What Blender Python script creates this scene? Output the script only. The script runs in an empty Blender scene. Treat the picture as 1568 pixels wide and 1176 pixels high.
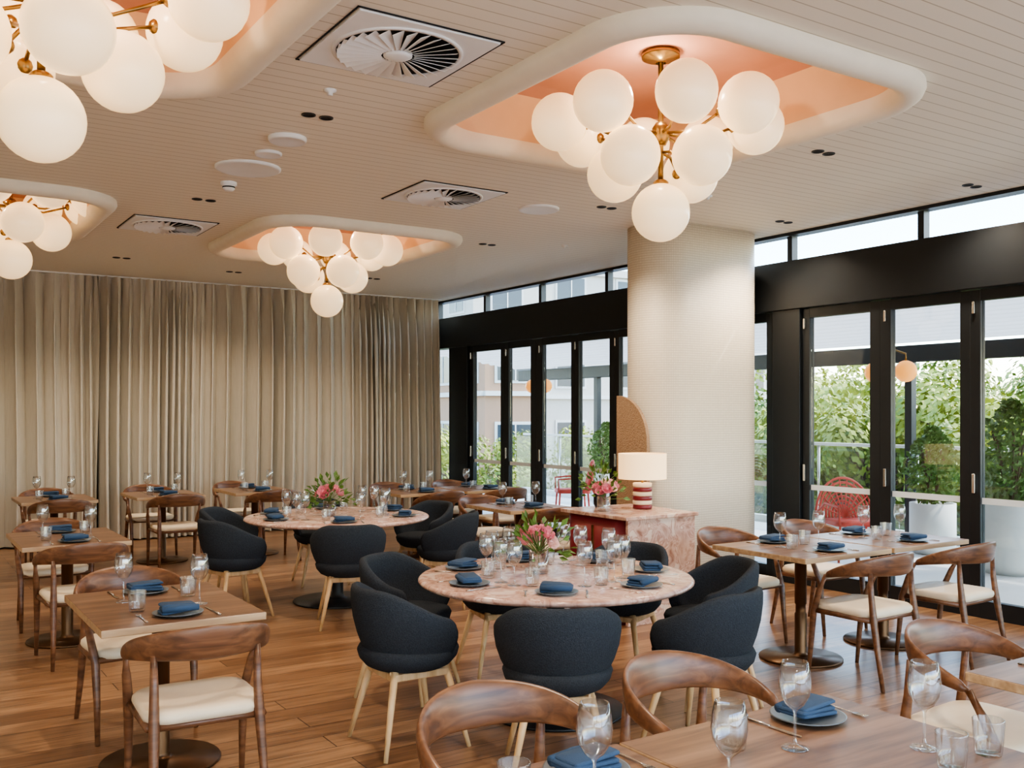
import bpy, bmesh, math, random
from mathutils import Vector, Matrix
random.seed(11)
H=3.4; WX=7.45; YN=13.65; YS=-2.5; XW=-3.0
sc=bpy.context.scene
R=math.radians
# ---------------------------------------------------------------- materials
def new(name):
    m=bpy.data.materials.new(name); m.use_nodes=True
    nt=m.node_tree; b=nt.nodes.get('Principled BSDF')
    return m,nt.nodes,nt.links,b
def lin(c):
    return tuple(((x/255)/12.92 if x/255<=.04045 else ((x/255+.055)/1.055)**2.4) for x in c)+(1,)
def plain(name,c,rough=.5,metal=0,noise=.06,bump=0,bscale=60,emis=None,es=0,spec=None,scale=8):
    m,n,l,b=new(name); c=lin(c)
    tc=n.new('ShaderNodeTexCoord'); nz=n.new('ShaderNodeTexNoise'); nz.inputs['Scale'].default_value=scale
    l.new(tc.outputs['Object'],nz.inputs['Vector'])
    mx=n.new('ShaderNodeMix'); mx.data_type='RGBA'
    mx.inputs[6].default_value=tuple(x*(1-noise) for x in c[:3])+(1,)
    mx.inputs[7].default_value=tuple(min(1,x*(1+noise)) for x in c[:3])+(1,)
    l.new(nz.outputs['Fac'],mx.inputs[0]); l.new(mx.outputs[2],b.inputs['Base Color'])
    b.inputs['Roughness'].default_value=rough; b.inputs['Metallic'].default_value=metal
    if spec is not None: b.inputs['Specular IOR Level'].default_value=spec
    if bump:
        n2=n.new('ShaderNodeTexNoise'); n2.inputs['Scale'].default_value=bscale
        l.new(tc.outputs['Object'],n2.inputs['Vector'])
        bp=n.new('ShaderNodeBump'); bp.inputs['Strength'].default_value=bump; bp.inputs['Distance'].default_value=.01
        l.new(n2.outputs['Fac'],bp.inputs['Height']); l.new(bp.outputs['Normal'],b.inputs['Normal'])
    if emis:
        b.inputs['Emission Color'].default_value=lin(emis); b.inputs['Emission Strength'].default_value=es
    return m
def wood(name,c1,c2,c3,rough=.4,scale=(3,30,30),gs=1.0):
    m,n,l,b=new(name)
    tc=n.new('ShaderNodeTexCoord'); mp=n.new('ShaderNodeMapping'); mp.inputs['Scale'].default_value=scale
    nz=n.new('ShaderNodeTexNoise'); nz.inputs['Scale'].default_value=gs; nz.inputs['Detail'].default_value=6; nz.inputs['Distortion'].default_value=.6
    cr=n.new('ShaderNodeValToRGB'); e=cr.color_ramp.elements
    e[0].position=.3; e[0].color=lin(c1); e[1].position=.72; e[1].color=lin(c3)
    x=e.new(.5); x.color=lin(c2)
    l.new(tc.outputs['Object'],mp.inputs[0]); l.new(mp.outputs[0],nz.inputs['Vector']); l.new(nz.outputs['Fac'],cr.inputs[0]); l.new(cr.outputs[0],b.inputs['Base Color'])
    b.inputs['Roughness'].default_value=rough
    return m
def glassy(name,ior=1.45,tint=(1,1,1),gain=1.0,rough=0,base=.05):
    m=bpy.data.materials.new(name); m.use_nodes=True; n=m.node_tree.nodes; l=m.node_tree.links
    n.clear(); o=n.new('ShaderNodeOutputMaterial'); t=n.new('ShaderNodeBsdfTransparent'); g=n.new('ShaderNodeBsdfGlossy')
    t.inputs[0].default_value=tint+(1,); g.inputs['Roughness'].default_value=rough
    fr=n.new('ShaderNodeLayerWeight'); fr.inputs['Blend'].default_value=.5
    ma=n.new('ShaderNodeMath'); ma.operation='POWER'; ma.inputs[1].default_value=3.5
    mb=n.new('ShaderNodeMath'); mb.operation='MULTIPLY_ADD'; mb.inputs[1].default_value=.85*gain; mb.inputs[2].default_value=base*gain; mb.use_clamp=True
    l.new(fr.outputs['Facing'],ma.inputs[0]); l.new(ma.outputs[0],mb.inputs[0])
    mx=n.new('ShaderNodeMixShader'); l.new(mb.outputs[0],mx.inputs[0]); l.new(t.outputs[0],mx.inputs[1]); l.new(g.outputs[0],mx.inputs[2]); l.new(mx.outputs[0],o.inputs[0])
    return m
def translucent(name,c,f=.5):
    m=bpy.data.materials.new(name); m.use_nodes=True; n=m.node_tree.nodes; l=m.node_tree.links
    n.clear(); o=n.new('ShaderNodeOutputMaterial'); a=n.new('ShaderNodeBsdfDiffuse'); t=n.new('ShaderNodeBsdfTranslucent'); mx=n.new('ShaderNodeMixShader')
    tc=n.new('ShaderNodeTexCoord'); nz=n.new('ShaderNodeTexNoise'); nz.inputs['Scale'].default_value=4; l.new(tc.outputs['Object'],nz.inputs['Vector'])
    mc=n.new('ShaderNodeMix'); mc.data_type='RGBA'; mc.inputs[6].default_value=tuple(x*.92 for x in lin(c)[:3])+(1,); mc.inputs[7].default_value=lin(c); l.new(nz.outputs['Fac'],mc.inputs[0])
    l.new(mc.outputs[2],a.inputs[0]); l.new(mc.outputs[2],t.inputs[0]); mx.inputs[0].default_value=f
    l.new(a.outputs[0],mx.inputs[1]); l.new(t.outputs[0],mx.inputs[2]); l.new(mx.outputs[0],o.inputs[0]); return m
M={}
M['black']=plain('black_metal',(30,33,36),.4,.2)
M['cream']=plain('cream_plaster',(236,227,208),.7,bump=.05)
M['peach']=plain('peach_plaster',(230,192,152),.75)
M['salmon']=plain('salmon_plaster',(204,150,128),.7)
M['white']=plain('white_enamel',(236,236,234),.45)
M['dark']=plain('dark_void',(22,22,22),.8)
M['brass']=plain('aged_brass',(152,124,78),.3,.9)
M['bronze']=plain('bronze_post',(96,70,48),.35,.8)
M['globe']=plain('opal_glass_globe',(250,240,220),.25,noise=.01,emis=(255,210,152),es=.95)
M['amber']=plain('reflection_globe_glow',(240,170,90),.25,noise=.01,emis=(255,160,70),es=1.2)  # glow imitating chandelier reflections seen in the door glass
M['fabric']=plain('charcoal_wool',(54,58,63),.95,bump=.6,bscale=200,noise=.5,scale=140,spec=.12)
M['leather']=plain('cream_leather',(224,207,180),.5,bump=.1,bscale=120)
M['walnut']=wood('walnut_top',(92,66,49),(120,89,66),(144,110,84),.32,(2.2,26,26))
M['edge']=wood('table_edge_wood',(156,124,92),(180,148,112),(196,166,130),.4)
M['chairwood']=wood('chair_walnut',(80,52,36),(108,72,49),(132,91,63),.33,(2.2,22,30))
M['oak']=wood('light_oak',(184,148,104),(206,172,128),(218,190,148),.45,(25,25,3))
M['napkin']=plain('blue_linen',(50,72,98),.9,bump=.3,bscale=300)
M['plate']=plain('grey_stoneware',(98,104,108),.3,noise=.2)
M['steel']=plain('cutlery_steel',(200,195,188),.2,1)
M['glass']=glassy('clear_glassware',tint=(.97,.98,.98),gain=1.4,rough=.02,base=.10)
M['pane']=glassy('window_glass',tint=(.95,.98,.97),gain=.8)
M['balglass']=glassy('balustrade_glass',tint=(.80,.88,.90),gain=1.2)
M['frost']=plain('frosted_manifestation',(215,220,222),.6)
M['maroon']=plain('maroon_lacquer',(114,36,44),.3)
M['shade']=plain('linen_lampshade',(250,228,196),.8,emis=(255,206,142),es=1.3)
M['leaf']=plain('leaf_green',(84,114,46),.5,noise=.5,scale=30)
M['petal']=plain('pink_petals',(232,138,150),.6,noise=.35,scale=40)
M['petal2']=plain('pale_petals',(244,198,188),.6,noise=.2,scale=40)
M['bark']=plain('bark',(88,70,54),.9,bump=.5)
M['redw']=plain('red_woven',(196,66,52),.6)
M['pot']=plain('pale_concrete',(200,200,196),.8)
M['deck']=plain('deck_tile',(200,200,198),.45)
M['awning']=translucent('white_awning',(216,216,216),.25)
M['ground']=plain('pale_paving_ground',(150,150,146),.9)
M['rattan']=plain('woven_rattan',(160,130,102),.75,bump=.8,bscale=90,noise=.4,scale=90)
def marble():
    m,n,l,b=new('pink_marble')
    tc=n.new('ShaderNodeTexCoord'); nz=n.new('ShaderNodeTexNoise'); nz.inputs['Scale'].default_value=7; nz.inputs['Detail'].default_value=11; nz.inputs['Distortion'].default_value=1.2
    cr=n.new('ShaderNodeValToRGB'); e=cr.color_ramp.elements
    e[0].position=.3; e[0].color=lin((150,108,92)); e[1].position=.7; e[1].color=lin((220,198,182))
    for p,c in ((.42,(190,152,134)),(.5,(206,172,154)),(.53,(174,130,114)),(.58,(214,186,168))):
        x=e.new(p); x.color=lin(c)
    l.new(tc.outputs['Object'],nz.inputs['Vector']); l.new(nz.outputs['Fac'],cr.inputs[0]); l.new(cr.outputs[0],b.inputs['Base Color'])
    b.inputs['Roughness'].default_value=.2
    return m
M['marble']=marble()
def floor_mat():
    m,n,l,b=new('oak_floorboards')
    tc=n.new('ShaderNodeTexCoord')
    br=n.new('ShaderNodeTexBrick'); br.inputs['Scale'].default_value=1; br.inputs['Brick Width'].default_value=1.9; br.inputs['Row Height'].default_value=.18
    br.inputs['Mortar Size'].default_value=.003; br.offset=.37
    br.inputs['Color1'].default_value=lin((132,97,70)); br.inputs['Color2'].default_value=lin((174,135,101)); br.inputs['Mortar'].default_value=lin((58,40,28))
    l.new(tc.outputs['Object'],br.inputs['Vector'])
    mp=n.new('ShaderNodeMapping'); mp.inputs['Scale'].default_value=(1.5,18,1); nz=n.new('ShaderNodeTexNoise'); nz.inputs['Scale'].default_value=1.6; nz.inputs['Detail'].default_value=7; nz.inputs['Distortion'].default_value=.5
    l.new(tc.outputs['Object'],mp.inputs[0]); l.new(mp.outputs[0],nz.inputs['Vector'])
    cr=n.new('ShaderNodeValToRGB'); cr.color_ramp.elements[0].position=.3; cr.color_ramp.elements[0].color=(.42,.39,.37,1); cr.color_ramp.elements[1].position=.65; cr.color_ramp.elements[1].color=(1.0,1.0,1.0,1)
    l.new(nz.outputs['Fac'],cr.inputs[0])
    mx=n.new('ShaderNodeMix'); mx.data_type='RGBA'; mx.blend_type='MULTIPLY'; mx.inputs[0].default_value=.85
    l.new(br.outputs['Color'],mx.inputs[6]); l.new(cr.outputs[0],mx.inputs[7]); l.new(mx.outputs[2],b.inputs['Base Color'])
    b.inputs['Roughness'].default_value=.28
    bp=n.new('ShaderNodeBump'); bp.inputs['Strength'].default_value=.25; bp.inputs['Distance'].default_value=.004; l.new(nz.outputs['Fac'],bp.inputs['Height']); l.new(bp.outputs['Normal'],b.inputs['Normal'])
    return m
def ceil_mat():
    m,n,l,b=new('ceiling_boards')
    tc=n.new('ShaderNodeTexCoord'); sx=n.new('ShaderNodeSeparateXYZ'); l.new(tc.outputs['Object'],sx.inputs[0])
    d=n.new('ShaderNodeMath'); d.operation='DIVIDE'; d.inputs[1].default_value=.1; l.new(sx.outputs['Y'],d.inputs[0])
    f=n.new('ShaderNodeMath'); f.operation='FRACT'; l.new(d.outputs[0],f.inputs[0])
    g=n.new('ShaderNodeMath'); g.operation='LESS_THAN'; g.inputs[1].default_value=.07; l.new(f.outputs[0],g.inputs[0])
    mx=n.new('ShaderNodeMix'); mx.data_type='RGBA'; mx.inputs[6].default_value=lin((238,230,212)); mx.inputs[7].default_value=lin((194,183,160))
    l.new(g.outputs[0],mx.inputs[0]); l.new(mx.outputs[2],b.inputs['Base Color'])
    b.inputs['Roughness'].default_value=.6
    return m
def tile_mat():
    m,n,l,b=new('finger_mosaic_tile')
    tc=n.new('ShaderNodeTexCoord')
    sx=n.new('ShaderNodeSeparateXYZ'); l.new(tc.outputs['Object'],sx.inputs[0])
    ad=n.new('ShaderNodeMath'); ad.operation='SUBTRACT'; l.new(sx.outputs['X'],ad.inputs[0]); l.new(sx.outputs['Y'],ad.inputs[1])
    cb=n.new('ShaderNodeCombineXYZ'); l.new(ad.outputs[0],cb.inputs[0]); l.new(sx.outputs['Z'],cb.inputs[1])
    br=n.new('ShaderNodeTexBrick'); br.inputs['Scale'].default_value=1; br.inputs['Brick Width'].default_value=.022; br.inputs['Row Height'].default_value=.022; br.offset=0
    br.inputs['Mortar Size'].default_value=.0025; br.inputs['Color1'].default_value=lin((234,223,204)); br.inputs['Color2'].default_value=lin((228,216,196)); br.inputs['Mortar'].default_value=lin((204,191,170))
    l.new(cb.outputs[0],br.inputs['Vector']); l.new(br.outputs['Color'],b.inputs['Base Color'])
    bp=n.new('ShaderNodeBump'); bp.inputs['Strength'].default_value=.3; bp.inputs['Distance'].default_value=.002; bp.invert=True
    l.new(br.outputs['Fac'],bp.inputs['Height']); l.new(bp.outputs['Normal'],b.inputs['Normal'])
    b.inputs['Roughness'].default_value=.5
    return m
def curtain_mat():
    m,n,l,b=new('linen_curtain')
    tc=n.new('ShaderNodeTexCoord'); mp=n.new('ShaderNodeMapping'); mp.inputs['Scale'].default_value=(60,60,2); nz=n.new('ShaderNodeTexNoise'); nz.inputs['Scale'].default_value=3
    l.new(tc.outputs['Object'],mp.inputs[0]); l.new(mp.outputs[0],nz.inputs['Vector'])
    mx=n.new('ShaderNodeMix'); mx.data_type='RGBA'; mx.inputs[6].default_value=lin((180,170,154)); mx.inputs[7].default_value=lin((208,199,184))
    l.new(nz.outputs['Fac'],mx.inputs[0]); l.new(mx.outputs[2],b.inputs['Base Color']); b.inputs['Roughness'].default_value=.9
    return m
def foliage(name,a,c,sc_=1.2):
    m,n,l,b=new(name)
    tc=n.new('ShaderNodeTexCoord'); nz=n.new('ShaderNodeTexNoise'); nz.inputs['Scale'].default_value=sc_; nz.inputs['Detail'].default_value=4
    cr=n.new('ShaderNodeValToRGB'); cr.color_ramp.elements[0].position=.35; cr.color_ramp.elements[0].color=lin(a); cr.color_ramp.elements[1].position=.65; cr.color_ramp.elements[1].color=lin(c)
    l.new(tc.outputs['Object'],nz.inputs['Vector']); l.new(nz.outputs['Fac'],cr.inputs[0]); l.new(cr.outputs[0],b.inputs['Base Color']); b.inputs['Roughness'].default_value=.6
    return m
M['floor']=floor_mat(); M['ceil']=ceil_mat(); M['tile']=tile_mat(); M['curtain']=curtain_mat()
M['tree']=foliage('tree_foliage',(84,112,36),(178,180,70),.9)
M['brick']=plain('tan_brick',(166,132,108),.9,bump=.2)
M['render']=plain('white_render',(186,182,174),.8)
M['winblue']=plain('dark_window_glass',(56,66,76),.15)
# ---------------------------------------------------------------- mesh builder
class MB:
    def __init__(s): s.v=[];s.f=[];s.m=[];s.s=[];s.mats=[]
    def mi(s,k):
        if k not in s.mats: s.mats.append(k)
        return s.mats.index(k)
    def add(s,vs,fs,mat,smooth=True,T=None):
        o=len(s.v); k=s.mi(mat)
        for p in vs:
            p=Vector(p); s.v.append(T@p if T is not None else p)
        for f in fs: s.f.append([i+o for i in f]); s.m.append(k); s.s.append(smooth)
    def rings(s,rs,mat,smooth=True,cap=(True,True),loop=False,T=None,open_=False):
        n=len(rs[0]); vs=[p for r in rs for p in r]; fs=[]
        L=len(rs)
        for i in range(L if loop else L-1):
            a=i*n; b=((i+1)%L)*n
            for j in range(n-1 if open_ else n):
                k=(j+1)%n; fs.append([a+j,a+k,b+k,b+j])
        if not loop and not open_:
            if cap[0]: fs.append(list(range(n))[::-1])
            if cap[1]: fs.append([(L-1)*n+j for j in range(n)])
        s.add(vs,fs,mat,smooth,T)
    def lathe(s,prof,mat,n=32,smooth=True,c=(0,0,0),T=None,cap=(True,True),flute=0,fn=0):
        rs=[]
        for r,z in prof:
            ring=[]
            for j in range(n):
                a=2*math.pi*j/n; rr=r*(1+(flute*math.cos(a*fn) if fn else 0))
                ring.append((c[0]+rr*math.cos(a),c[1]+rr*math.sin(a),c[2]+z))
            rs.append(ring)
        s.rings(rs,mat,smooth,cap,T=T)
    def tube(s,path,rad,mat,n=10,T=None,flat=1.0):
        P=[Vector(p) for p in path]; rs=[]
        for i,p in enumerate(P):
            t=(P[min(i+1,len(P)-1)]-P[max(i-1,0)]).normalized()
            up=Vector((0,0,1)) if abs(t.z)<.9 else Vector((1,0,0))
            a=t.cross(up).normalized(); b=t.cross(a).normalized()
            r=rad[i] if isinstance(rad,(list,tuple)) else rad
            rs.append([p+a*math.cos(2*math.pi*j/n)*r+b*math.sin(2*math.pi*j/n)*r*flat for j in range(n)])
        s.rings(rs,mat,True,T=T)
    def box(s,c,d,mat,bev=0,T=None,seg=2,sidemat=None):
        bm=bmesh.new(); bmesh.ops.create_cube(bm,size=1)
        for v in bm.verts: v.co=Vector((v.co.x*d[0],v.co.y*d[1],v.co.z*d[2]))
        if bev: bmesh.ops.bevel(bm,geom=bm.edges[:],offset=bev,segments=seg,profile=.5,affect='EDGES')
        bm.normal_update()
        off=Vector(c); vs=[v.co+off for v in bm.verts]
        a=[[v.index for v in f.verts] for f in bm.faces if not(sidemat and abs(f.normal.z)<.5)]
        b=[[v.index for v in f.verts] for f in bm.faces if (sidemat and abs(f.normal.z)<.5)]
        bm.free()
        s.add(vs,a,mat,False,T)
        if b: s.add(vs,b,sidemat,False,T)
    def sphere(s,c,r,mat,nu=24,nv=14,T=None,sz=1):
        prof=[(max(1e-4,r*math.sin(math.pi*i/nv)),-r*sz*math.cos(math.pi*i/nv)) for i in range(nv+1)]
        s.lathe(prof,mat,nu,True,c,T,cap=(False,False))
    def mesh(s,name,fix=True):
        me=bpy.data.meshes.new(name); me.from_pydata([tuple(v) for v in s.v],[],s.f)
        for k in s.mats: me.materials.append(M[k])
        for i,p in enumerate(me.polygons): p.material_index=s.m[i]; p.use_smooth=s.s[i]
        me.update()
        if fix:
            bm=bmesh.new(); bm.from_mesh(me); bmesh.ops.recalc_face_normals(bm,faces=bm.faces[:]); bm.to_mesh(me); bm.free()
        return me
def put(name,me,loc=(0,0,0),rz=0,sc_=1):
    o=bpy.data.objects.new(name,me); o.location=loc; o.rotation_euler=(0,0,rz)
    if sc_!=1: o.scale=(sc_,)*3
    bpy.context.collection.objects.link(o); return o
def rrect(cx,cy,w,h,r,n=8):
    pts=[]
    for (sx,sy,a0) in ((1,1,0),(-1,1,90),(-1,-1,180),(1,-1,270)):
        for i in range(n+1):
            a=R(a0+90*i/n); pts.append((cx+sx*(w/2-r)+r*math.cos(a),cy+sy*(h/2-r)+r*math.sin(a)))
    return pts
# ---------------------------------------------------------------- shell
b=MB(); b.box(((XW+WX+.1)/2,(YS+YN)/2,-.05),(WX+.1-XW,YN-YS,.1),'floor'); put('floor',b.mesh('floor'))
coffers=[(3.76,4.22,2.16,2.42),(3.90,9.35,2.1,2.4),(0.6,4.22,2.0,2.4),(0.62,9.35,2.1,2.4)]
cu=bpy.data.curves.new('c','CURVE'); cu.dimensions='2D'; cu.fill_mode='BOTH'
def spl(pts):
    s=cu.splines.new('POLY'); s.points.add(len(pts)-1)
    for p,q in zip(s.points,pts): p.co=(q[0],q[1],0,1)
    s.use_cyclic_u=True
spl([(XW,YS),(WX+.1,YS),(WX+.1,YN),(XW,YN)])
for (x,y,w,h) in coffers: spl(rrect(x,y,w-.16,h-.16,.42))
co=bpy.data.objects.new('c',cu); bpy.context.collection.objects.link(co)
bpy.context.view_layer.update()
me=bpy.data.meshes.new_from_object(co.evaluated_get(bpy.context.evaluated_depsgraph_get()))
bpy.data.objects.remove(co); me.materials.clear(); me.materials.append(M['ceil'])
for p in me.polygons: p.use_smooth=False
put('ceiling',me,(0,0,H))
def coffer(x,y,w,h):
    b=MB(); ro=.5
    def ring(o,z): return [(p[0],p[1],z) for p in rrect(x,y,w+2*o,h+2*o,max(.05,ro+o),12)]
    b.rings([ring(o,z) for o,z in ((0,H+.002),(.004,H-.03),(-.01,H-.06),(-.045,H-.085),(-.09,H-.09),(-.13,H-.075),(-.155,H-.045),(-.165,H-.005),(-.165,H+.02))],'cream',cap=(False,False))
    b.rings([ring(o,z) for o,z in ((-.165,H+.02),(-.17,H+.08),(-.18,H+.2),(-.21,H+.30))],'peach',cap=(False,False))
    b.rings([ring(o,z) for o,z in ((-.21,H+.30),(-.3,H+.335),(-.34,H+.34))],'salmon',cap=(False,True))
    put('ceiling_coffer',b.mesh('ceiling_coffer',False))
for c in coffers: coffer(*c)
b=MB(); b.box(((XW+WX+.1)/2,(YS+YN)/2,H+.46),(WX+.1-XW,YN-YS,.1),'cream'); put('trim_roof_slab',b.mesh('roof'))
b=MB(); b.box(((XW+WX)/2,YN+.06,H/2+.25),(WX-XW,.12,H+.5),'cream'); put('wall_north',b.mesh('wall_north'))
b=MB(); b.box((XW-.06,(YS+YN)/2,H/2+.25),(.12,YN-YS,H+.5),'cream'); put('wall_west',b.mesh('wall_west'))
b=MB(); L=WX-XW; mid=(XW+WX)/2
for z,lz in ((.06,.12),(3.37,.3)): b.box((mid,YS-.06,z),(L,.12,lz),'cream')
for i in range(5): b.box((XW+L*i/4,YS-.06,1.7),(.14,.12,3.4),'cream')
put('wall_south',b.mesh('wall_south'))  # openings added behind the camera to let sky light in
# ---- east glazing
b=MB()
b.box((WX+.02,(YS+YN)/2,2.885),(.2,YN-YS,.47),'black',.006)
b.box((WX+.02,(YS+YN)/2,3.385),(.14,YN-YS,.03),'black')
put('trim_beam',b.mesh('trim_beam'))
b=MB()
b.box((WX+.02,6.465,1.325),(.16,.34,2.65),'black',.006)
b.box((WX+.02,12.85,1.325),(.16,.55,2.65),'black',.006)
put('trim_posts',b.mesh('trim_posts'))
glz=[(12.45,11.69),(11.48,10.93),(10.65,10.01),(9.85,9.23),(9.05,8.4),(8.2,7.55),(7.37,6.74)]
right=[(6.206,5.534),(5.319,4.67),(4.493,3.83),(3.65,3.0),(2.81,2.16),(1.97,1.32),(1.13,.48),(.29,-.36),(-.55,-1.2),(-1.39,-2.04)]
def door(i,hi,lo,fh,fl):
    b=MB(); X=WX+.01
    b.box((X,(fh+hi)/2,1.322),(.07,fh-hi,2.64),'black',.004)
    b.box((X,(fl+lo)/2,1.322),(.07,lo-fl,2.64),'black',.004)
    b.box((X,(hi+lo)/2,2.60),(.066,hi-lo,.09),'black')
    b.box((X,(hi+lo)/2,.07),(.066,hi-lo,.14),'black')
    b.box((X,(hi+lo)/2,1.35),(.012,hi-lo,2.43),'pane')
    b.box((X-.010,(hi+lo)/2,.94),(.003,hi-lo,.05),'frost')
    b.box((X-.05,hi+.045,1.08),(.03,.025,.16),'steel',.005)
    b.box((X-.05,hi+.045,2.5),(.03,.02,.10),'steel',.005)
    put('door_%d'%i,b.mesh('door'))
k=1
for S,top,bot in ((glz,12.56,6.64),(right,6.29,-2.2)):
    for i,(hi,lo) in enumerate(S):
        fh=top if i==0 else (S[i-1][1]+hi)/2; fl=bot if i==len(S)-1 else (lo+S[i+1][0])/2
        door(k,hi,lo,fh,fl); k+=1
b=MB(); b.box((WX+.01,13.36,1.325),(.012,.5,2.65),'pane'); b.box((WX+.01,13.36,.05),(.07,.5,.1),'black'); put('window_1',b.mesh('w'))
b=MB(); b.box((WX+.02,(YS+YN)/2,3.245),(.01,YN-YS,.25),'pane')
y=YN-.1
while y>YS:
    b.box((WX+.02,y,3.245),(.08,.06,.24),'black'); y-=1.42
put('window_2',b.mesh('w2'))
# ---- column
b=MB(); cs=rrect((5.92+7.33)/2,(6.62+7.3)/2,7.33-5.92,.68,.335,16)
b.rings([[(p[0],p[1],z) for p in cs] for z in (0,1,2,H+.0)],'tile'); put('tiled_column',b.mesh('col'))
b=MB(); b.rings([[(p[0],p[1],z) for p in rrect(6.625,6.96,1.45,.72,.355,16)] for z in (0,.1)],'cream'); put('baseboard_column',b.mesh('colb'))
b=MB()
poly=[(6.72,0)]+[(7.15-.43*math.cos(R(a)),1.38+.43*math.sin(R(a))) for a in range(0,91,9)]+[(7.15,0)]
b.rings([[(x,p[0],p[1]) for p in poly] for x in (5.84,5.875)],'rattan',smooth=False); put('rattan_arch_screen',b.mesh('arch'))
# ---- curtains
def curtain(x0,x1,seed):
    L=x1-x0; n=int(L*80); b=MB(); ph=[0]; 
    for i in range(n): ph.append(ph[-1]+ (1/80)*2*math.pi/(.15+.05*math.sin(i*.021+seed)+.04*math.sin(i*.057)))
    amp=[.09+.034*math.sin(i*.037+seed*2)+.022*math.sin(i*.11) for i in range(n+1)]
    Z=[.02,.3,.8,1.3,1.8,2.3,2.7,3.0,3.15,3.25,3.3,3.33,3.36,3.385]; rs=[]
    for z in Z:
        k=min(1,(3.5-z)/.7); row=[]
        for i in range(n+1):
            a=ph[i]+.3*math.sin(z*1.3+i*.01)
            w=math.sin(a); w=math.copysign(abs(w)**.8,w)
            fine=.018*math.sin(a*2.3+1)*(1-k*.5)+.010*math.sin(i*.9)*(1 if z>3.1 else 0)
            row.append((x0+L*i/n+.035*math.sin(a*2)*k,13.2+amp[i]*w*(.35+.65*k)+fine+.02*math.sin(z+i*.013),z))
        rs.append(row)
    b.rings(rs,'curtain',open_=True)
    put('curtain',b.mesh('curtain',False))
curtain(-2.9,2.32,1); curtain(2.34,7.26,4)
b=MB(); b.box((2.2,13.2,3.392),(10.2,.05,.014),'white'); put('curtain_rail',b.mesh('rail'))
# ---------------------------------------------------------------- chandelier
def chandelier(dz=0):
    b=MB(); S_,C_=.546,.838
    def w(r,d): return (d*S_+r*C_, d*C_-r*S_)
    top=3.735
    b.lathe([(.001,top),(.11,top),(.11,top-.03),(.03,top-.04),(.03,top-.06)],'brass',28,cap=(False,False))
    b.tube([(0,0,top-.04),(0,0,2.98+dz)],.016,'brass')
    b.lathe([(.03,3.33+dz),(.05,3.30+dz),(.05,3.24+dz),(.03,3.2+dz)],'brass',20); b.lathe([(.025,3.0+dz),(.04,2.99+dz),(.04,2.95+dz),(.03,2.93+dz)],'brass',20)
    G=[]
    for r,d in ((.07,-.44),(-.36,-.27),(.45,-.24),(-.58,.12),(.60,.20),(-.42,.50),(-.02,.60),(.38,.56)): G.append((r,d,3.37))
    for r,d in ((-.20,-.20),(.20,-.20),(-.24,.24),(.22,.26)): G.append((r,d,3.09))
    G.append((0,0,2.81))
    for r,d,z in G:
        x,y=w(r,d); z+=dz; b.sphere((x,y,z),.168,'globe',28,16)
        if r or d:
            L=math.hypot(x,y); hz=(3.27 if z-dz>3.2 else 3.16)+dz
            ex,ey=x*(1-.15/L),y*(1-.15/L)
            b.tube([(0,0,hz),(ex*.55,ey*.55,hz-.01),(ex,ey,z-.02)],.009,'brass',8)
            b.sphere((ex,ey,z-.02),.035,'brass',10,6)
        else: b.lathe([(.045,2.955+dz),(.045,2.985+dz),(.02,3.0+dz)],'brass',16)
    return b.mesh('chandelier')
ch=chandelier()
for x,y in ((3.80,4.25),(3.90,9.5),(.54,4.24)): put('chandelier',ch,(x,y,0))
put('chandelier',chandelier(.15),(.95,9.3,0))
# ---------------------------------------------------------------- ceiling fittings
def diffuser():
    b=MB()
    b.box((0,0,-.006),(.72,.72,.012),'white',.003)
    for s in (-1,1):
        b.box((s*.372,0,-.003),(.006,.75,.006),'dark'); b.box((0,s*.372,-.003),(.75,.006,.006),'dark')
    b.lathe([(.315,-.012),(.315,-.02),(.295,-.02),(.295,-.013)],'white',48,cap=(False,False))
    b.lathe([(.001,-.014),(.295,-.014)],'dark',48,cap=(False,False))
    for i in range(28):
        T=Matrix.Rotation(2*math.pi*i/28,4,'Z')@Matrix.Translation((.19,0,-.028))@Matrix.Rotation(R(24),4,'X')
        vs=[(-.11,-.010,-.001),(.1,-.030,-.001),(.1,.030,-.001),(-.11,.010,-.001),(-.11,-.010,.001),(.1,-.030,.001),(.1,.030,.001),(-.11,.010,.001)]
        b.add(vs,[(3,2,1,0),(4,5,6,7),(0,1,5,4),(1,2,6,5),(2,3,7,6),(3,0,4,7)],'white',False,T)
    b.lathe([(.001,-.040),(.05,-.040),(.07,-.03),(.07,-.014)],'white',24,cap=(False,False))
    return b.mesh('diff')
df=diffuser()
for x,y in ((2.1,4.23),(3.81,6.85),(2.26,9.35)): put('air_diffuser',df,(x,y,H-.001))
def disc(name,x,y,r,t=.02,dome=0):
    b=MB(); b.lathe([(r,0),(r,-t*.6),(r*.93,-t),(r*.85,-t*.8),(.001,-t*.8-dome)],'white',36,cap=(False,False)); put(name,b.mesh(name),(x,y,H))
disc('ceiling_speaker',2.21,6.84,.23); disc('ceiling_speaker',4.74,6.85,.175); disc('ceiling_speaker',2.18,5.96,.12,.03,.02); disc('ceiling_speaker',2.2,6.38,.09)
b=MB(); b.lathe([(.06,0),(.06,-.02),(.045,-.03),(.045,-.05),(.03,-.065),(.001,-.066)],'white',24,cap=(False,False)); b.lathe([(.047,-.034),(.047,-.044)],'dark',24,cap=(False,False)); put('smoke_detector',b.mesh('sd'),(2.23,7.36,H))
def dl():
    b=MB()
    for s in (-1,1):
        b.lathe([(.042,0),(.042,-.006),(.034,-.006),(.034,-.002)],'black',20,c=(s*.055,0,0),cap=(False,False)); b.lathe([(.001,-.003),(.034,-.003)],'dark',20,c=(s*.055,0,0),cap=(False,False))
    return b.mesh('dl')
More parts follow.
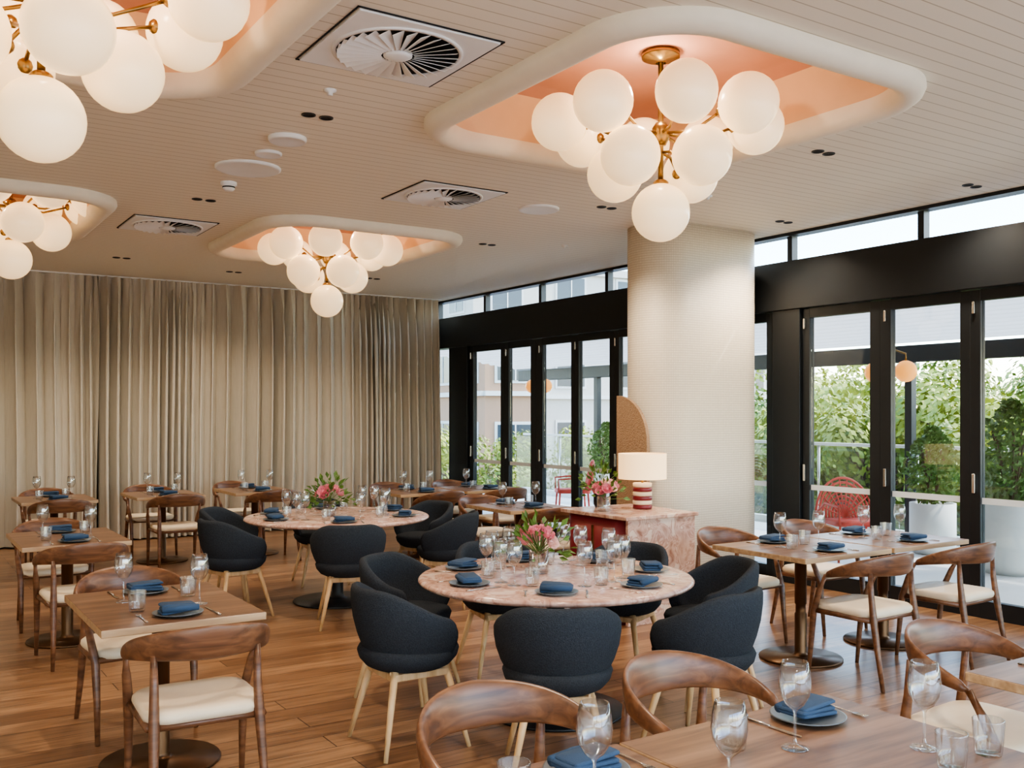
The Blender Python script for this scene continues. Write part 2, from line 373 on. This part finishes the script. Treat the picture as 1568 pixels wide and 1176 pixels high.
dm=dl(); spots=[(2.17,5.43),(2.24,8.07),(5.32,4.33),(6.95,6.1),(7.06,4.34),(5.3,8.6),(2.3,11.6),(5.4,11.6),(3.7,12.0),(2.1,2.6),(1.1,11.6),(5.2,6.5),(-.5,7.0),(-.6,2.0),(3.6,.2),(.3,-.8)]  # last ones, out of view, are added to brighten the room
for x,y in spots:
    put('recessed_downlight',dm,(x,y,H))
for x,y in ((2.05,4.95),(5.6,5.7),(6.0,8.2)):
    b=MB(); b.lathe([(.035,0),(.035,-.008),(.015,-.014),(.015,-.03),(.001,-.03)],'white',16,cap=(False,False)); put('fire_sprinkler',b.mesh('spr'),(x,y,H-.001))
# ---------------------------------------------------------------- chairs
def dining_chair():
    b=MB(); rs=[]
    N=41
    for i in range(N):
        u=-1+2*i/(N-1); a=R(108*u); k=abs(u)
        cx,cy=.285*math.sin(a),-.265*math.cos(a)+.0
        z=.735-.09*k**2.2; h=.055*(1-k**1.5)+.017; t=.0125+.004*k
        e=1.0
        if i in(0,N-1): e=.3
        dx,dy=math.sin(a),-math.cos(a); ring=[]
        for j in range(14):
            q=2*math.pi*j/14; cz=math.sin(q); cr=math.cos(q)
            hz=math.copysign(abs(cz)**.8,cz)*h*e; tr=cr*t*e
            lean=.22*hz*(1-k)
            ring.append((cx+dx*(tr+lean),cy+dy*(tr+lean),z+hz))
        rs.append(ring)
    b.rings(rs,'chairwood')
    for s in (-1,1):
        b.tube([(s*.225,-.29,0),(s*.215,-.25,.2),(s*.208,-.215,.40),(s*.204,-.195,.55),(s*.205,-.187,.69)],[.012,.017,.022,.018,.013],'chairwood',12)
        b.tube([(s*.245,.235,0),(s*.243,.215,.2),(s*.245,.195,.40),(s*.262,.135,.55),(s*.272,.082,.644)],[.012,.017,.022,.018,.014],'chairwood',12)
        b.tube([(s*.225,-.2,.405),(s*.242,.19,.41)],.016,'chairwood',8)
    b.tube([(-.22,-.2,.405),(.22,-.2,.405)],.016,'chairwood',8); b.tube([(-.24,.195,.41),(.24,.195,.41)],.016,'chairwood',8)
    def sr(w,h,z,r): return [(p[0],p[1]+.005,z) for p in rrect(0,0,w,h,r,8)]
    b.rings([sr(.42,.40,.408,.08),sr(.47,.45,.418,.10),sr(.485,.465,.435,.11),sr(.48,.46,.452,.11),sr(.45,.43,.464,.10),sr(.34,.32,.462,.08),sr(.15,.14,.458,.05)],'leather')
    return b.mesh('dining_chair')
def tub_chair():
    b=MB(); rs=[]; N=61
    def half(k,zt,e):
        pts=[]; zb=.405; th=.05*e
        def ro(s): return .66+.34*math.sin(min(1,s*1.15)*math.pi/2)**.9
        R0=.30
        for s in (0,.06,.2,.4,.6,.8,.93): pts.append((R0*ro(s)-(.02 if s==0 else 0),zb+(zt-zb)*s))
        rt=R0*ro(1)
        pts+= [(rt-.006,zt-.008),(rt-th*.5,zt),(rt-th+.006,zt-.01)]
        for s in (.88,.7,.5,.3,.15): pts.append((R0*ro(s)-th,zb+(zt-zb)*s))
        return pts
    for i in range(N):
        u=-1+2*i/(N-1); a=R(122*u); k=abs(u)
        sm=max(0,(k-.25)/.75); sm=sm*sm*(3-2*sm)
        zt=.80-.15*sm; e=1
        if k>.9: q=(k-.9)/.1; e=math.sqrt(max(.02,1-q*q)); zt-=.07*(1-e)
        rs.append([(math.sin(a)*r*.98,-math.cos(a)*r*.95+.01,z) for r,z in half(k,zt,e)])
    b.rings(rs,'fabric')
    def el(r,z,f=1): return [(math.cos(2*math.pi*j/36)*r,math.sin(2*math.pi*j/36)*r*f+.01,z) for j in range(36)]
    b.rings([el(.10,.385),el(.185,.39),el(.215,.405),el(.245,.44),el(.255,.475),el(.245,.495),el(.2,.505),el(.08,.508)],'fabric')
    for sx in (-1,1):
        for sy in (-1,1):
            b.tube([(sx*.225,sy*.225+.01,0),(sx*.18,sy*.18+.01,.2),(sx*.135,sy*.135+.01,.40)],[.011,.016,.02],'oak',12)
        T=Matrix.Rotation(R(45*sx),4,'Z'); b.box((0,0,.385),(.40,.035,.03),'oak',.006,T=T)
    for s in(-1,1):
        b.box((0,s*.15+.01,.37),(.29,.022,.035),'oak',.005); b.box((s*.15,.01,.37),(.022,.29,.035),'oak',.005)
    return b.mesh('tub_chair')
DC=dining_chair(); TC=tub_chair()
def chair(x,y,face,dx=0):
    put('dining_chair',DC,(x,y,0),R(face+random.uniform(-4,4)))
# ---------------------------------------------------------------- tables
def sq_table(w,h,name='square_dining_table'):
    b=MB()
    b.box((0,0,.733),(w,h,.034),'walnut',.004,sidemat='edge')
    b.lathe([(.001,0),(.27,0),(.275,.008),(.27,.016),(.06,.022),(.045,.03),(.04,.05),(.04,.30),(.034,.31),(.034,.36),(.04,.37),(.04,.68),(.09,.70),(.09,.716)],'bronze',32,cap=(False,False))
    b.box((0,0,.708),(.4,.06,.012),'black'); b.box((0,0,.708),(.06,.4,.012),'black')
    return b.mesh(name)
def rd_table(r):
    b=MB()
    b.lathe([(.001,.712),(r-.04,.712),(r-.015,.716),(r,.728),(r,.736),(r-.008,.746),(r-.02,.75),(.001,.75)],'marble',72,cap=(False,False))
    b.lathe([(.001,0),(.38,0),(.385,.008),(.38,.016),(.10,.026),(.06,.04),(.05,.08),(.05,.66),(.12,.69),(.3,.70),(.3,.712)],'black',40,cap=(False,False))
    return b.mesh('round_marble_table')
def plate():
    b=MB(); b.lathe([(.001,.002),(.06,0),(.075,.002),(.108,.012),(.11,.015),(.105,.015),(.075,.007),(.001,.006)],'plate',40,cap=(False,False)); return b.mesh('dinner_plate')
def napkin():
    b=MB()
    for i,(w,h,dx) in enumerate(((.16,.10,0),(.155,.095,.004),(.15,.09,-.003))):
        rs=[]
        for z,o in ((0,-.004),(.003,0),(.009,0),(.012,-.005)):
            rs.append([(p[0]+dx,p[1],i*.012+z+.006*math.sin(p[0]*25+i)) for p in rrect(0,0,w+2*o,h+2*o,.012,4)])
        b.rings(rs,'napkin')
    b.tube([(-.078,-.046,.018),(0,-.05,.02),(.078,-.046,.018)],[.014,.016,.014],'napkin',10)
    return b.mesh('folded_napkin')
def wineglass():
    b=MB(); b.lathe([(.001,.0),(.036,.0),(.037,.002),(.02,.006),(.006,.012),(.004,.03),(.004,.095),(.008,.104),(.025,.118),(.039,.144),(.043,.170),(.040,.203),(.034,.233),(.0325,.2332),(.0385,.203),(.0415,.170),(.0375,.145),(.023,.121),(.001,.110)],'glass',32,cap=(False,False)); return b.mesh('wine_glass')
def tumbler():
    b=MB(); b.lathe([(.001,0),(.031,0),(.033,.004),(.036,.042),(.039,.09),(.0392,.093),(.037,.093)],'glass',72,cap=(False,False),flute=.03,fn=18); b.lathe([(.037,.093),(.034,.042),(.030,.012),(.001,.010)],'glass',36,cap=(False,False)); return b.mesh('water_tumbler')
def fork():
    b=MB(); b.tube([(0,-.1,.002),(0,-.05,.003),(0,.02,.004),(0,.045,.003)],[.006,.005,.003,.004],'steel',8,flat=.35)
    b.box((0,.05,.003),(.02,.014,.002),'steel')
    for i in range(4): b.tube([(-.0085+i*.0057,.055,.003),(-.0085+i*.0057,.09,.005)],[.0017,.001],'steel',6)
    return b.mesh('fork')
def knife():
    b=MB(); b.tube([(0,-.11,.003),(0,-.06,.004),(0,-.01,.004)],[.007,.006,.004],'steel',8,flat=.5)
    b.add([(-.004,-.01,.002),(.008,-.01,.002),(.009,.06,.002),(.002,.105,.002),(-.004,.10,.002),(-.004,-.01,.004),(.006,-.01,.003),(.007,.06,.003),(.002,.105,.003),(-.004,.10,.004)],[(0,1,2,3,4),(5,6,7,8,9),(0,1,6,5),(1,2,7,6),(2,3,8,7),(3,4,9,8),(4,0,5,9)],'steel',False)
    return b.mesh('table_knife')
PL,NP,WG,TB,FK,KN=plate(),napkin(),wineglass(),tumbler(),fork(),knife()
Zt=.7505
used=[]
def glassware(name,me,x,y):
    # keep neighbouring glasses from touching
    for _ in range(8):
        hit=[(a,c) for a,c in used if math.hypot(a-x,c-y)<.092]
        if not hit: break
        a,c=hit[0]; d=math.hypot(x-a,y-c) or 1e-3; x=a+(x-a)/d*.095; y=c+(y-c)/d*.095
    used.append((x,y)); put(name,me,(x,y,Zt))
def setting(cx,cy,face,glasses=True,extra=False):
    a=R(face); 
    def w(lx,ly): return (cx+lx*math.cos(a)-ly*math.sin(a), cy+lx*math.sin(a)+ly*math.cos(a))
    j=lambda s:random.uniform(-s,s)
    x,y=w(0,0); put('dinner_plate',PL,(x,y,Zt)); put('folded_napkin',NP,(x,y,Zt+.0165),a+j(.3))
    x,y=w(-.155,0); put('fork',FK,(x,y,Zt),a+j(.05)); x,y=w(.15,0); put('table_knife',KN,(x,y,Zt),a+j(.05))
    if glasses:
        x,y=w(.15+j(.01),.20+j(.02)); glassware('wine_glass',WG,x,y); x,y=w(-.14+j(.02),.19+j(.02)); glassware('water_tumbler',TB,x,y)
    if extra:
        x,y=w(.03,.18+j(.01)); glassware('wine_glass',WG,x,y)
ST={}
def square(cx,cy,w,h,near=True,far=True,cn=True,cf=True):
    if (w,h) not in ST: ST[(w,h)]=sq_table(w,h)
    put('square_dining_table',ST[(w,h)],(cx,cy,0))
    if near: setting(cx,cy-h/2+.16,0)
    if far: setting(cx,cy+h/2-.16,180)
    if cn: chair(cx+random.uniform(-.02,.02),cy-h/2-.12,0)
    if cf: chair(cx+random.uniform(-.02,.02),cy+h/2+.17,180)
square(1.12,4.76,.70,.95)
square(1.15,7.68,.70,.95)
for x in (1.55,2.65,3.7): square(x,11.2,.72,.85)
square(5.2,10.0,.8,.8); square(6.05,10.0,.8,.8); square(5.2,7.85,.72,.8)
square(5.2,4.42,.85,.8); square(6.08,4.42,.85,.8)
square(2.12,1.64,.85,.85,cn=False,near=False,cf=False,far=False); square(1.26,1.64,.85,.85,cn=False,near=False,cf=False,far=False)
setting(1.48,1.93,180,False); setting(2.29,1.92,180,False)
for x,y in ((1.38,1.77),(1.65,1.61),(2.06,1.77),(2.35,1.58)): glassware('wine_glass',WG,x,y)
for x,y in ((1.92,1.86),(1.23,1.88),(2.45,1.46),(2.27,1.45)): glassware('water_tumbler',TB,x,y)
chair(2.31,2.34,184); chair(1.56,2.36,176)
square(3.57,1.6,.8,.75,cn=False); 
def rd(cx,cy,r,angs,dist):
    put('round_marble_table',rd_table(r),(cx,cy,0))
    for q,a in enumerate(angs):
        rr,dd=math.cos(R(a)),math.sin(R(a)); x=dd*.546+rr*.838; y=dd*.838-rr*.546
        f=math.degrees(math.atan2(x,-y))
        put('tub_chair',TC,(cx+x*dist,cy+y*dist,0),R(f+random.uniform(-5,5)))
        setting(cx+x*(r-.2),cy+y*(r-.2),f,extra=(q%2==0))
rd(3.15,4.39,.76,(214,268,320,14,60,110,158),.93)
rd(3.38,7.99,.80,(222,285,352,172,45,110),.98)
# ---------------------------------------------------------------- flowers
def bouquet(seed,nf=9,vase='glass',vh=.13,pet=('petal','petal2'),spread=.12,nl=60,vr=.055):
    rnd=random.Random(seed); b=MB()
    if vase=='glass':
        b.lathe([(.001,0),(vr*.9,0),(vr,.01),(vr,vh),(vr*.95,vh),(vr*.94,.012),(.001,.01)],'glass',32,cap=(False,False))
    else:
        b.lathe([(.001,0),(vr*.7,0),(vr,.03),(vr,vh*.7),(vr*.5,vh*.9),(vr*.55,vh),(vr*.4,vh),(vr*.35,vh*.6),(.001,vh*.5)],vase,32,cap=(False,False))
    def rose(c,ax,Rr,mat):
        ax=ax.normalized(); t=ax.orthogonal().normalized(); s=ax.cross(t)
        for L,(n,op) in enumerate(((3,.25),(5,.55),(6,.95))):
            for i in range(n):
                ph=2*math.pi*(i+L*.4)/n+rnd.uniform(-.2,.2); vs=[]
                for q in range(4):
                    hh=q/3
                    for p in range(4):
                        aa=ph+(p-1.5)/1.5*(.75 if L<2 else .65)*(1-.5*(hh>.9))
                        rad=Rr*(.15+op*math.sin(hh*1.7))*(1+.08*rnd.uniform(-1,1)); z=Rr*(-.35+1.15*hh*(1-.30*op*hh))
                        vs.append(c+(t*math.cos(aa)+s*math.sin(aa))*rad+ax*z)
                b.add(vs,[(q*4+p,q*4+p+1,q*4+p+5,q*4+p+4) for q in range(3) for p in range(3)],mat)
        b.sphere(tuple(c),Rr*.4,mat,8,6)
    for i in range(nf):
        a=rnd.uniform(0,6.28); q=math.sqrt(rnd.random()); el=q*1.1
        d=Vector((math.cos(a)*math.sin(el),math.sin(a)*math.sin(el),math.cos(el)))
        c=Vector((0,0,vh))+d*spread*rnd.uniform(.75,1.1)
        b.tube([(0,0,.03),(0,0,vh),tuple(c)],.0025,'leaf',5); rose(c,d,rnd.uniform(.034,.05),rnd.choice(pet))
    for i in range(nl):
        a=rnd.uniform(0,6.28); el=rnd.uniform(.2,1.7)
        d=Vector((math.cos(a)*math.sin(el),math.sin(a)*math.sin(el),math.cos(el)))
        L=rnd.uniform(.7,1.5)*spread; c=Vector((0,0,vh*.95))+d*L
        if i%4==0: b.tube([(0,0,vh*.8),tuple(c)],.002,'leaf',4)
        s=d.orthogonal().normalized(); s.rotate(Matrix.Rotation(rnd.uniform(0,6),3,d)); w=.012+.008*rnd.random(); l=.05+.03*rnd.random(); nn=d.cross(s)
        b.add([c,c+d*l*.5+s*w+nn*.004,c+d*l-nn*.01,c+d*l*.5-s*w+nn*.004],[(0,1,2,3)],'leaf',False)
    return b.mesh('bq',False)
put('flower_vase',bouquet(3,15,spread=.13,nl=60),(3.10,4.48,Zt))
put('flower_vase',bouquet(5,9,spread=.15,nl=110),(3.30,7.98,Zt))
# ---------------------------------------------------------------- host desk + lamp
b=MB()
b.box((5.17,6.18,.835),(.76,.86,.03),'marble',.006)
b.box((5.18,5.79,.41),(.70,.03,.82),'marble',.003)
cs=[(p[0],p[1]) for p in rrect(5.17,6.20,.70,.79,.12,8)]
b.rings([[(p[0],p[1],z) for p in cs] for z in (0,.82)],'maroon'); b.box((4.815,6.2,.45),(.01,.02,.6),'brass')
put('host_desk',b.mesh('desk'))
b=MB()
for i in range(6): b.lathe([(.074,i*.036),(.08,i*.036+.006),(.08,i*.036+.03),(.074,i*.036+.036)],'maroon' if i%2==0 else 'leather',32)
b.tube([(0,0,.21),(0,0,.28)],.01,'brass'); b.lathe([(.2,.25),(.2,.46)],'shade',48,cap=(False,False)); b.lathe([(.196,.46),(.196,.25)],'shade',48,cap=(False,False))
put('table_lamp',b.mesh('lamp'),(5.34,6.20,.851))
put('flower_vase',bouquet(8,13,spread=.13,nl=30,vh=.12),(4.93,6.20,.851))
put('leafy_bottle_vase',bouquet(9,0,vase='black',spread=.12,nl=50,vh=.2),(5.12,6.49,.851))
# ---------------------------------------------------------------- outside
b=MB(); b.box((9.55,5.5,-.12),(3.95,24,.2),'deck'); put('ground_deck',b.mesh('deck'))
b=MB(); b.box((4,-6.1,-.15),(14.2,6.9,.2),'deck'); put('ground_bounce_slab',b.mesh('bounce_slab'))  # unseen pale slab added to bounce daylight in from the south
b=MB()
for i in range(14):
    y=-5+i*1.6; b.box((11.45,y+.8,.62),(.014,1.55,1.08),'balglass'); b.tube([(11.45,y,0),(11.45,y,1.2)],.02,'steel',8)
b.box((11.45,5.8,1.2),(.06,22.6,.045),'pot',.006); b.box((11.45,5.8,.03),(.12,22.6,.1),'pot')
put('glass_balustrade',b.mesh('bal'))
b=MB(); n=18
for i in range(n):
    x0=7.75+3.5*i/n; z=3.02-.42*i/n; w_=3.5/n
    b.rings([[(x0+w_*k/6,y,z-.07*math.sin(math.pi*k/6)) for k in range(7)] for y in (-5,17)],'awning',open_=True)
    b.box((x0,6,z-.01),(.025,22,.05),'pot')
b.box((11.3,6,2.42),(.14,22,.22),'black',.01); b.box((7.78,6,3.04),(.08,22,.1),'black')
for y in (-4.8,1.2,7.8,14.4): b.box((11.3,y,1.2),(.1,.1,2.4),'black')
put('retractable_awning',b.mesh('awn',False))
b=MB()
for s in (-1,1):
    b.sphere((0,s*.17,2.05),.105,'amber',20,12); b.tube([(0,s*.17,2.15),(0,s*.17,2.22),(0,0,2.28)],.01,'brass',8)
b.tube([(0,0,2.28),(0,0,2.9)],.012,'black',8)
refl_globes=b.mesh('refl_globes'); put('chandelier_reflection_globes',refl_globes,(8.3,5.95,0)); put('chandelier_reflection_globes',refl_globes,(8.3,12.0,0))  # added glowing globes on a stem, standing in for chandelier reflections
b=MB(); b.box((40,15,-4.2),(110,140,.2),'ground'); put('ground',b.mesh('g'))
def tree(seed,ht=6.2,rad=2.4,n=12000):
    rnd=random.Random(seed); b=MB()
    b.tube([(0,0,0),(.1,0,1.5),(0,.1,3.4)],[.2,.15,.08],'bark')
    blobs=[]
    for i in range(30):
        a=rnd.uniform(0,6.28); rr=rad*math.sqrt(rnd.random())*.85; z=ht*.60+rnd.uniform(-1,1)*ht*.36*(1-.35*rr/rad)
        blobs.append((Vector((rr*math.cos(a),rr*math.sin(a),z)),rnd.uniform(.5,.95)))
        b.tube([(0,0,2.2),(rr*math.cos(a)*.6,rr*math.sin(a)*.6,z-.5),(rr*math.cos(a),rr*math.sin(a),z)],[.06,.04,.02],'bark',6)
    for i in range(n):
        c,r=rnd.choice(blobs); d=Vector((rnd.gauss(0,1),rnd.gauss(0,1),rnd.gauss(0,1))).normalized()
        p=c+d*r*rnd.uniform(.75,1.05); s=(d+Vector((rnd.uniform(-1,1),rnd.uniform(-1,1),rnd.uniform(-1,1)))*.7).orthogonal().normalized(); t=(d+Vector((0,0,.5))).cross(s).normalized(); w=rnd.uniform(.045,.085)
        b.add([p-s*w,p-t*w*.6,p+s*w,p+t*w*.6],[(0,1,2,3)],'tree',False)
    return b.mesh('tree',False)
T1,T2=tree(1),tree(2)
i=0
for (x,y,s) in ((15.2,7.6,1.03),(15.4,10.9,1.06),(15.8,14.2,1.0),(15.2,4.2,1.03),(19.2,12.4,1.2),(19.6,17.0,1.15),(16.8,20.2,.9),(19.5,8.0,1.2),(15.2,.8,1),(18.4,3.2,1.15),(13.8,22.8,.9),(15.2,-2.6,1),(17.5,10.0,1.12),(17.4,14.5,1.08),(16.9,6.0,1.1)):
    i+=1; put('street_tree',(T1 if i%2 else T2),(x,y,-4.1),i*1.3,s)
def building(name,x,y,w,d,h,mat,rz=0,fl=3.0):
    b=MB(); b.box((0,0,h/2),(w,d,h),mat); b.box((0,0,h+.15),(w+.3,d+.3,.3),mat)
    for side in (0,1,2,3):
        L=w if side%2==0 else d; D=(d if side%2==0 else w)/2
        k=max(1,int(L/2.3)); T=Matrix.Rotation(side*math.pi/2,4,'Z')
        z=1.6
        while z<h-.8:
            for i in range(k):
                u=-L/2+L*(i+.5)/k
                b.box((u,-D,z),(1.5,.08,1.7),'pot',T=T); b.box((u,-D-.03,z),(1.3,.06,1.5),'winblue',T=T); b.box((u,-D-.05,z),(.05,.06,1.5),'pot',T=T)
            b.box((0,-D-.08,z-1.2),(L+.1,.2,.16),'pot',T=T)
            z+=fl
    put(name,b.mesh(name),(x,y,-4.1),rz)
building('apartment_building',18.4,30,2.2,5,8.5,'brick',R(-8)); building('apartment_building',24.5,37,9,9,11.5,'render',R(-5)); building('apartment_building',36,38,9,9,10,'render')
def shrub(seed,pr,ph,sh):
    rnd=random.Random(seed); b=MB()
    b.lathe([(.001,0),(pr*.8,0),(pr,ph*.15),(pr,ph),(pr*.88,ph),(pr*.86,ph*.9),(.001,ph*.9)],'pot',32,cap=(False,False))
    for k in range(10):
        a=rnd.uniform(0,6.28); b.tube([(0,0,ph*.85),(.15*math.cos(a),.15*math.sin(a),ph+sh*.7)],.008,'bark',5)
    for i in range(1500):
        a=rnd.uniform(0,6.28); z=rnd.random(); rr=(pr*1.3)*math.sqrt(rnd.random())*math.sin(math.pi*(.15+.8*z)); p=Vector((rr*math.cos(a),rr*math.sin(a),ph+z*sh))
        s=Vector((rnd.gauss(0,1),rnd.gauss(0,1),rnd.gauss(0,1))).normalized(); t=s.orthogonal().normalized(); w=rnd.uniform(.025,.045)
        b.add([p-s*w,p-t*w*.5,p+s*w,p+t*w*.5],[(0,1,2,3)],'leaf',False)
    return b.mesh('shrub',False)
s1=shrub(1,.26,.6,.9)
for x,y,s in ((10.5,6.95,1),(9.9,5.65,1.2),(10.8,13.5,1),(10.9,10.6,1)): put('potted_shrub',s1,(x,y,-.02),x,s)
b=MB()
for s in (-1,1):
    for t in (-1,1): b.tube([(s*.27,t*.25,0),(s*.24,t*.22,.42)],.014,'redw',8)
b.rings([[(p[0],p[1],z) for p in rrect(0,0,.56,.54,.12)] for z in (.4,.45)],'redw')
for r_ in (.34,.30,.26,.22,.18,.14,.10,.06):
    b.tube([(r_*math.cos(R(a)),-.25-.08*math.sin(R(a)),.45+r_*1.35*math.sin(R(a))) for a in range(0,181,12)],.015,'redw',8)
for a in range(20,170,16): b.tube([(0,-.25,.45),(.34*math.cos(R(a)),-.25-.08*math.sin(R(a)),.45+.46*math.sin(R(a)))],.009,'redw',6)
for s in (-1,1): b.tube([(s*.34,-.25,.5),(s*.33,.0,.64),(s*.27,.25,.62),(s*.25,.24,.42)],.014,'redw',8)
rc=b.mesh('red'); put('outdoor_armchair',rc,(9.3,7.15,-.02),R(150)); put('outdoor_armchair',rc,(9.3,12.5,-.02),R(60))
# ---------------------------------------------------------------- lights
def light(name,kind,loc,e,col=(1,1,1),**k):
    d=bpy.data.lights.new(name,kind); d.energy=e; d.color=col
    for a,v in k.items(): setattr(d,a,v)
    o=bpy.data.objects.new(name,d); o.location=loc; bpy.context.collection.objects.link(o); return o
for x,y in spots:
    light('downlight_lamp','SPOT',(x,y,H-.03),(125 if y>11 else 180),(1,.85,.67),spot_size=R(130),spot_blend=1,shadow_soft_size=.06)
s=light('sun','SUN',(0,0,20),7,(1,.95,.86),angle=R(1.5)); s.rotation_euler=(R(38),0,R(70))
for x,y,w_,h_ in coffers: light('coffer_fill','POINT',(x,y,H+.16),11,(1,.85,.68),shadow_soft_size=.05)  # point light added in each coffer for warmth, beside the chandelier globes
w=bpy.data.worlds.new('World'); sc.world=w; w.use_nodes=True; n=w.node_tree.nodes; l=w.node_tree.links
bg=n['Background']; sk=n.new('ShaderNodeTexSky'); sk.sky_type='NISHITA'; sk.sun_disc=False; sk.sun_elevation=R(48); sk.sun_rotation=R(110); sk.air_density=1; sk.dust_density=1
l.new(sk.outputs[0],bg.inputs[0]); bg.inputs[1].default_value=1.6
sc.view_settings.look='AgX - Medium High Contrast'
# ---------------------------------------------------------------- camera
cd=bpy.data.cameras.new('Camera'); cd.sensor_width=36; cd.lens=1519/1600*36; cd.shift_y=45/1600; cd.clip_end=300
cam=bpy.data.objects.new('Camera',cd); cam.location=(0,0,1.65); cam.rotation_euler=(R(90),0,R(-33.1)); bpy.context.collection.objects.link(cam)
sc.camera=cam
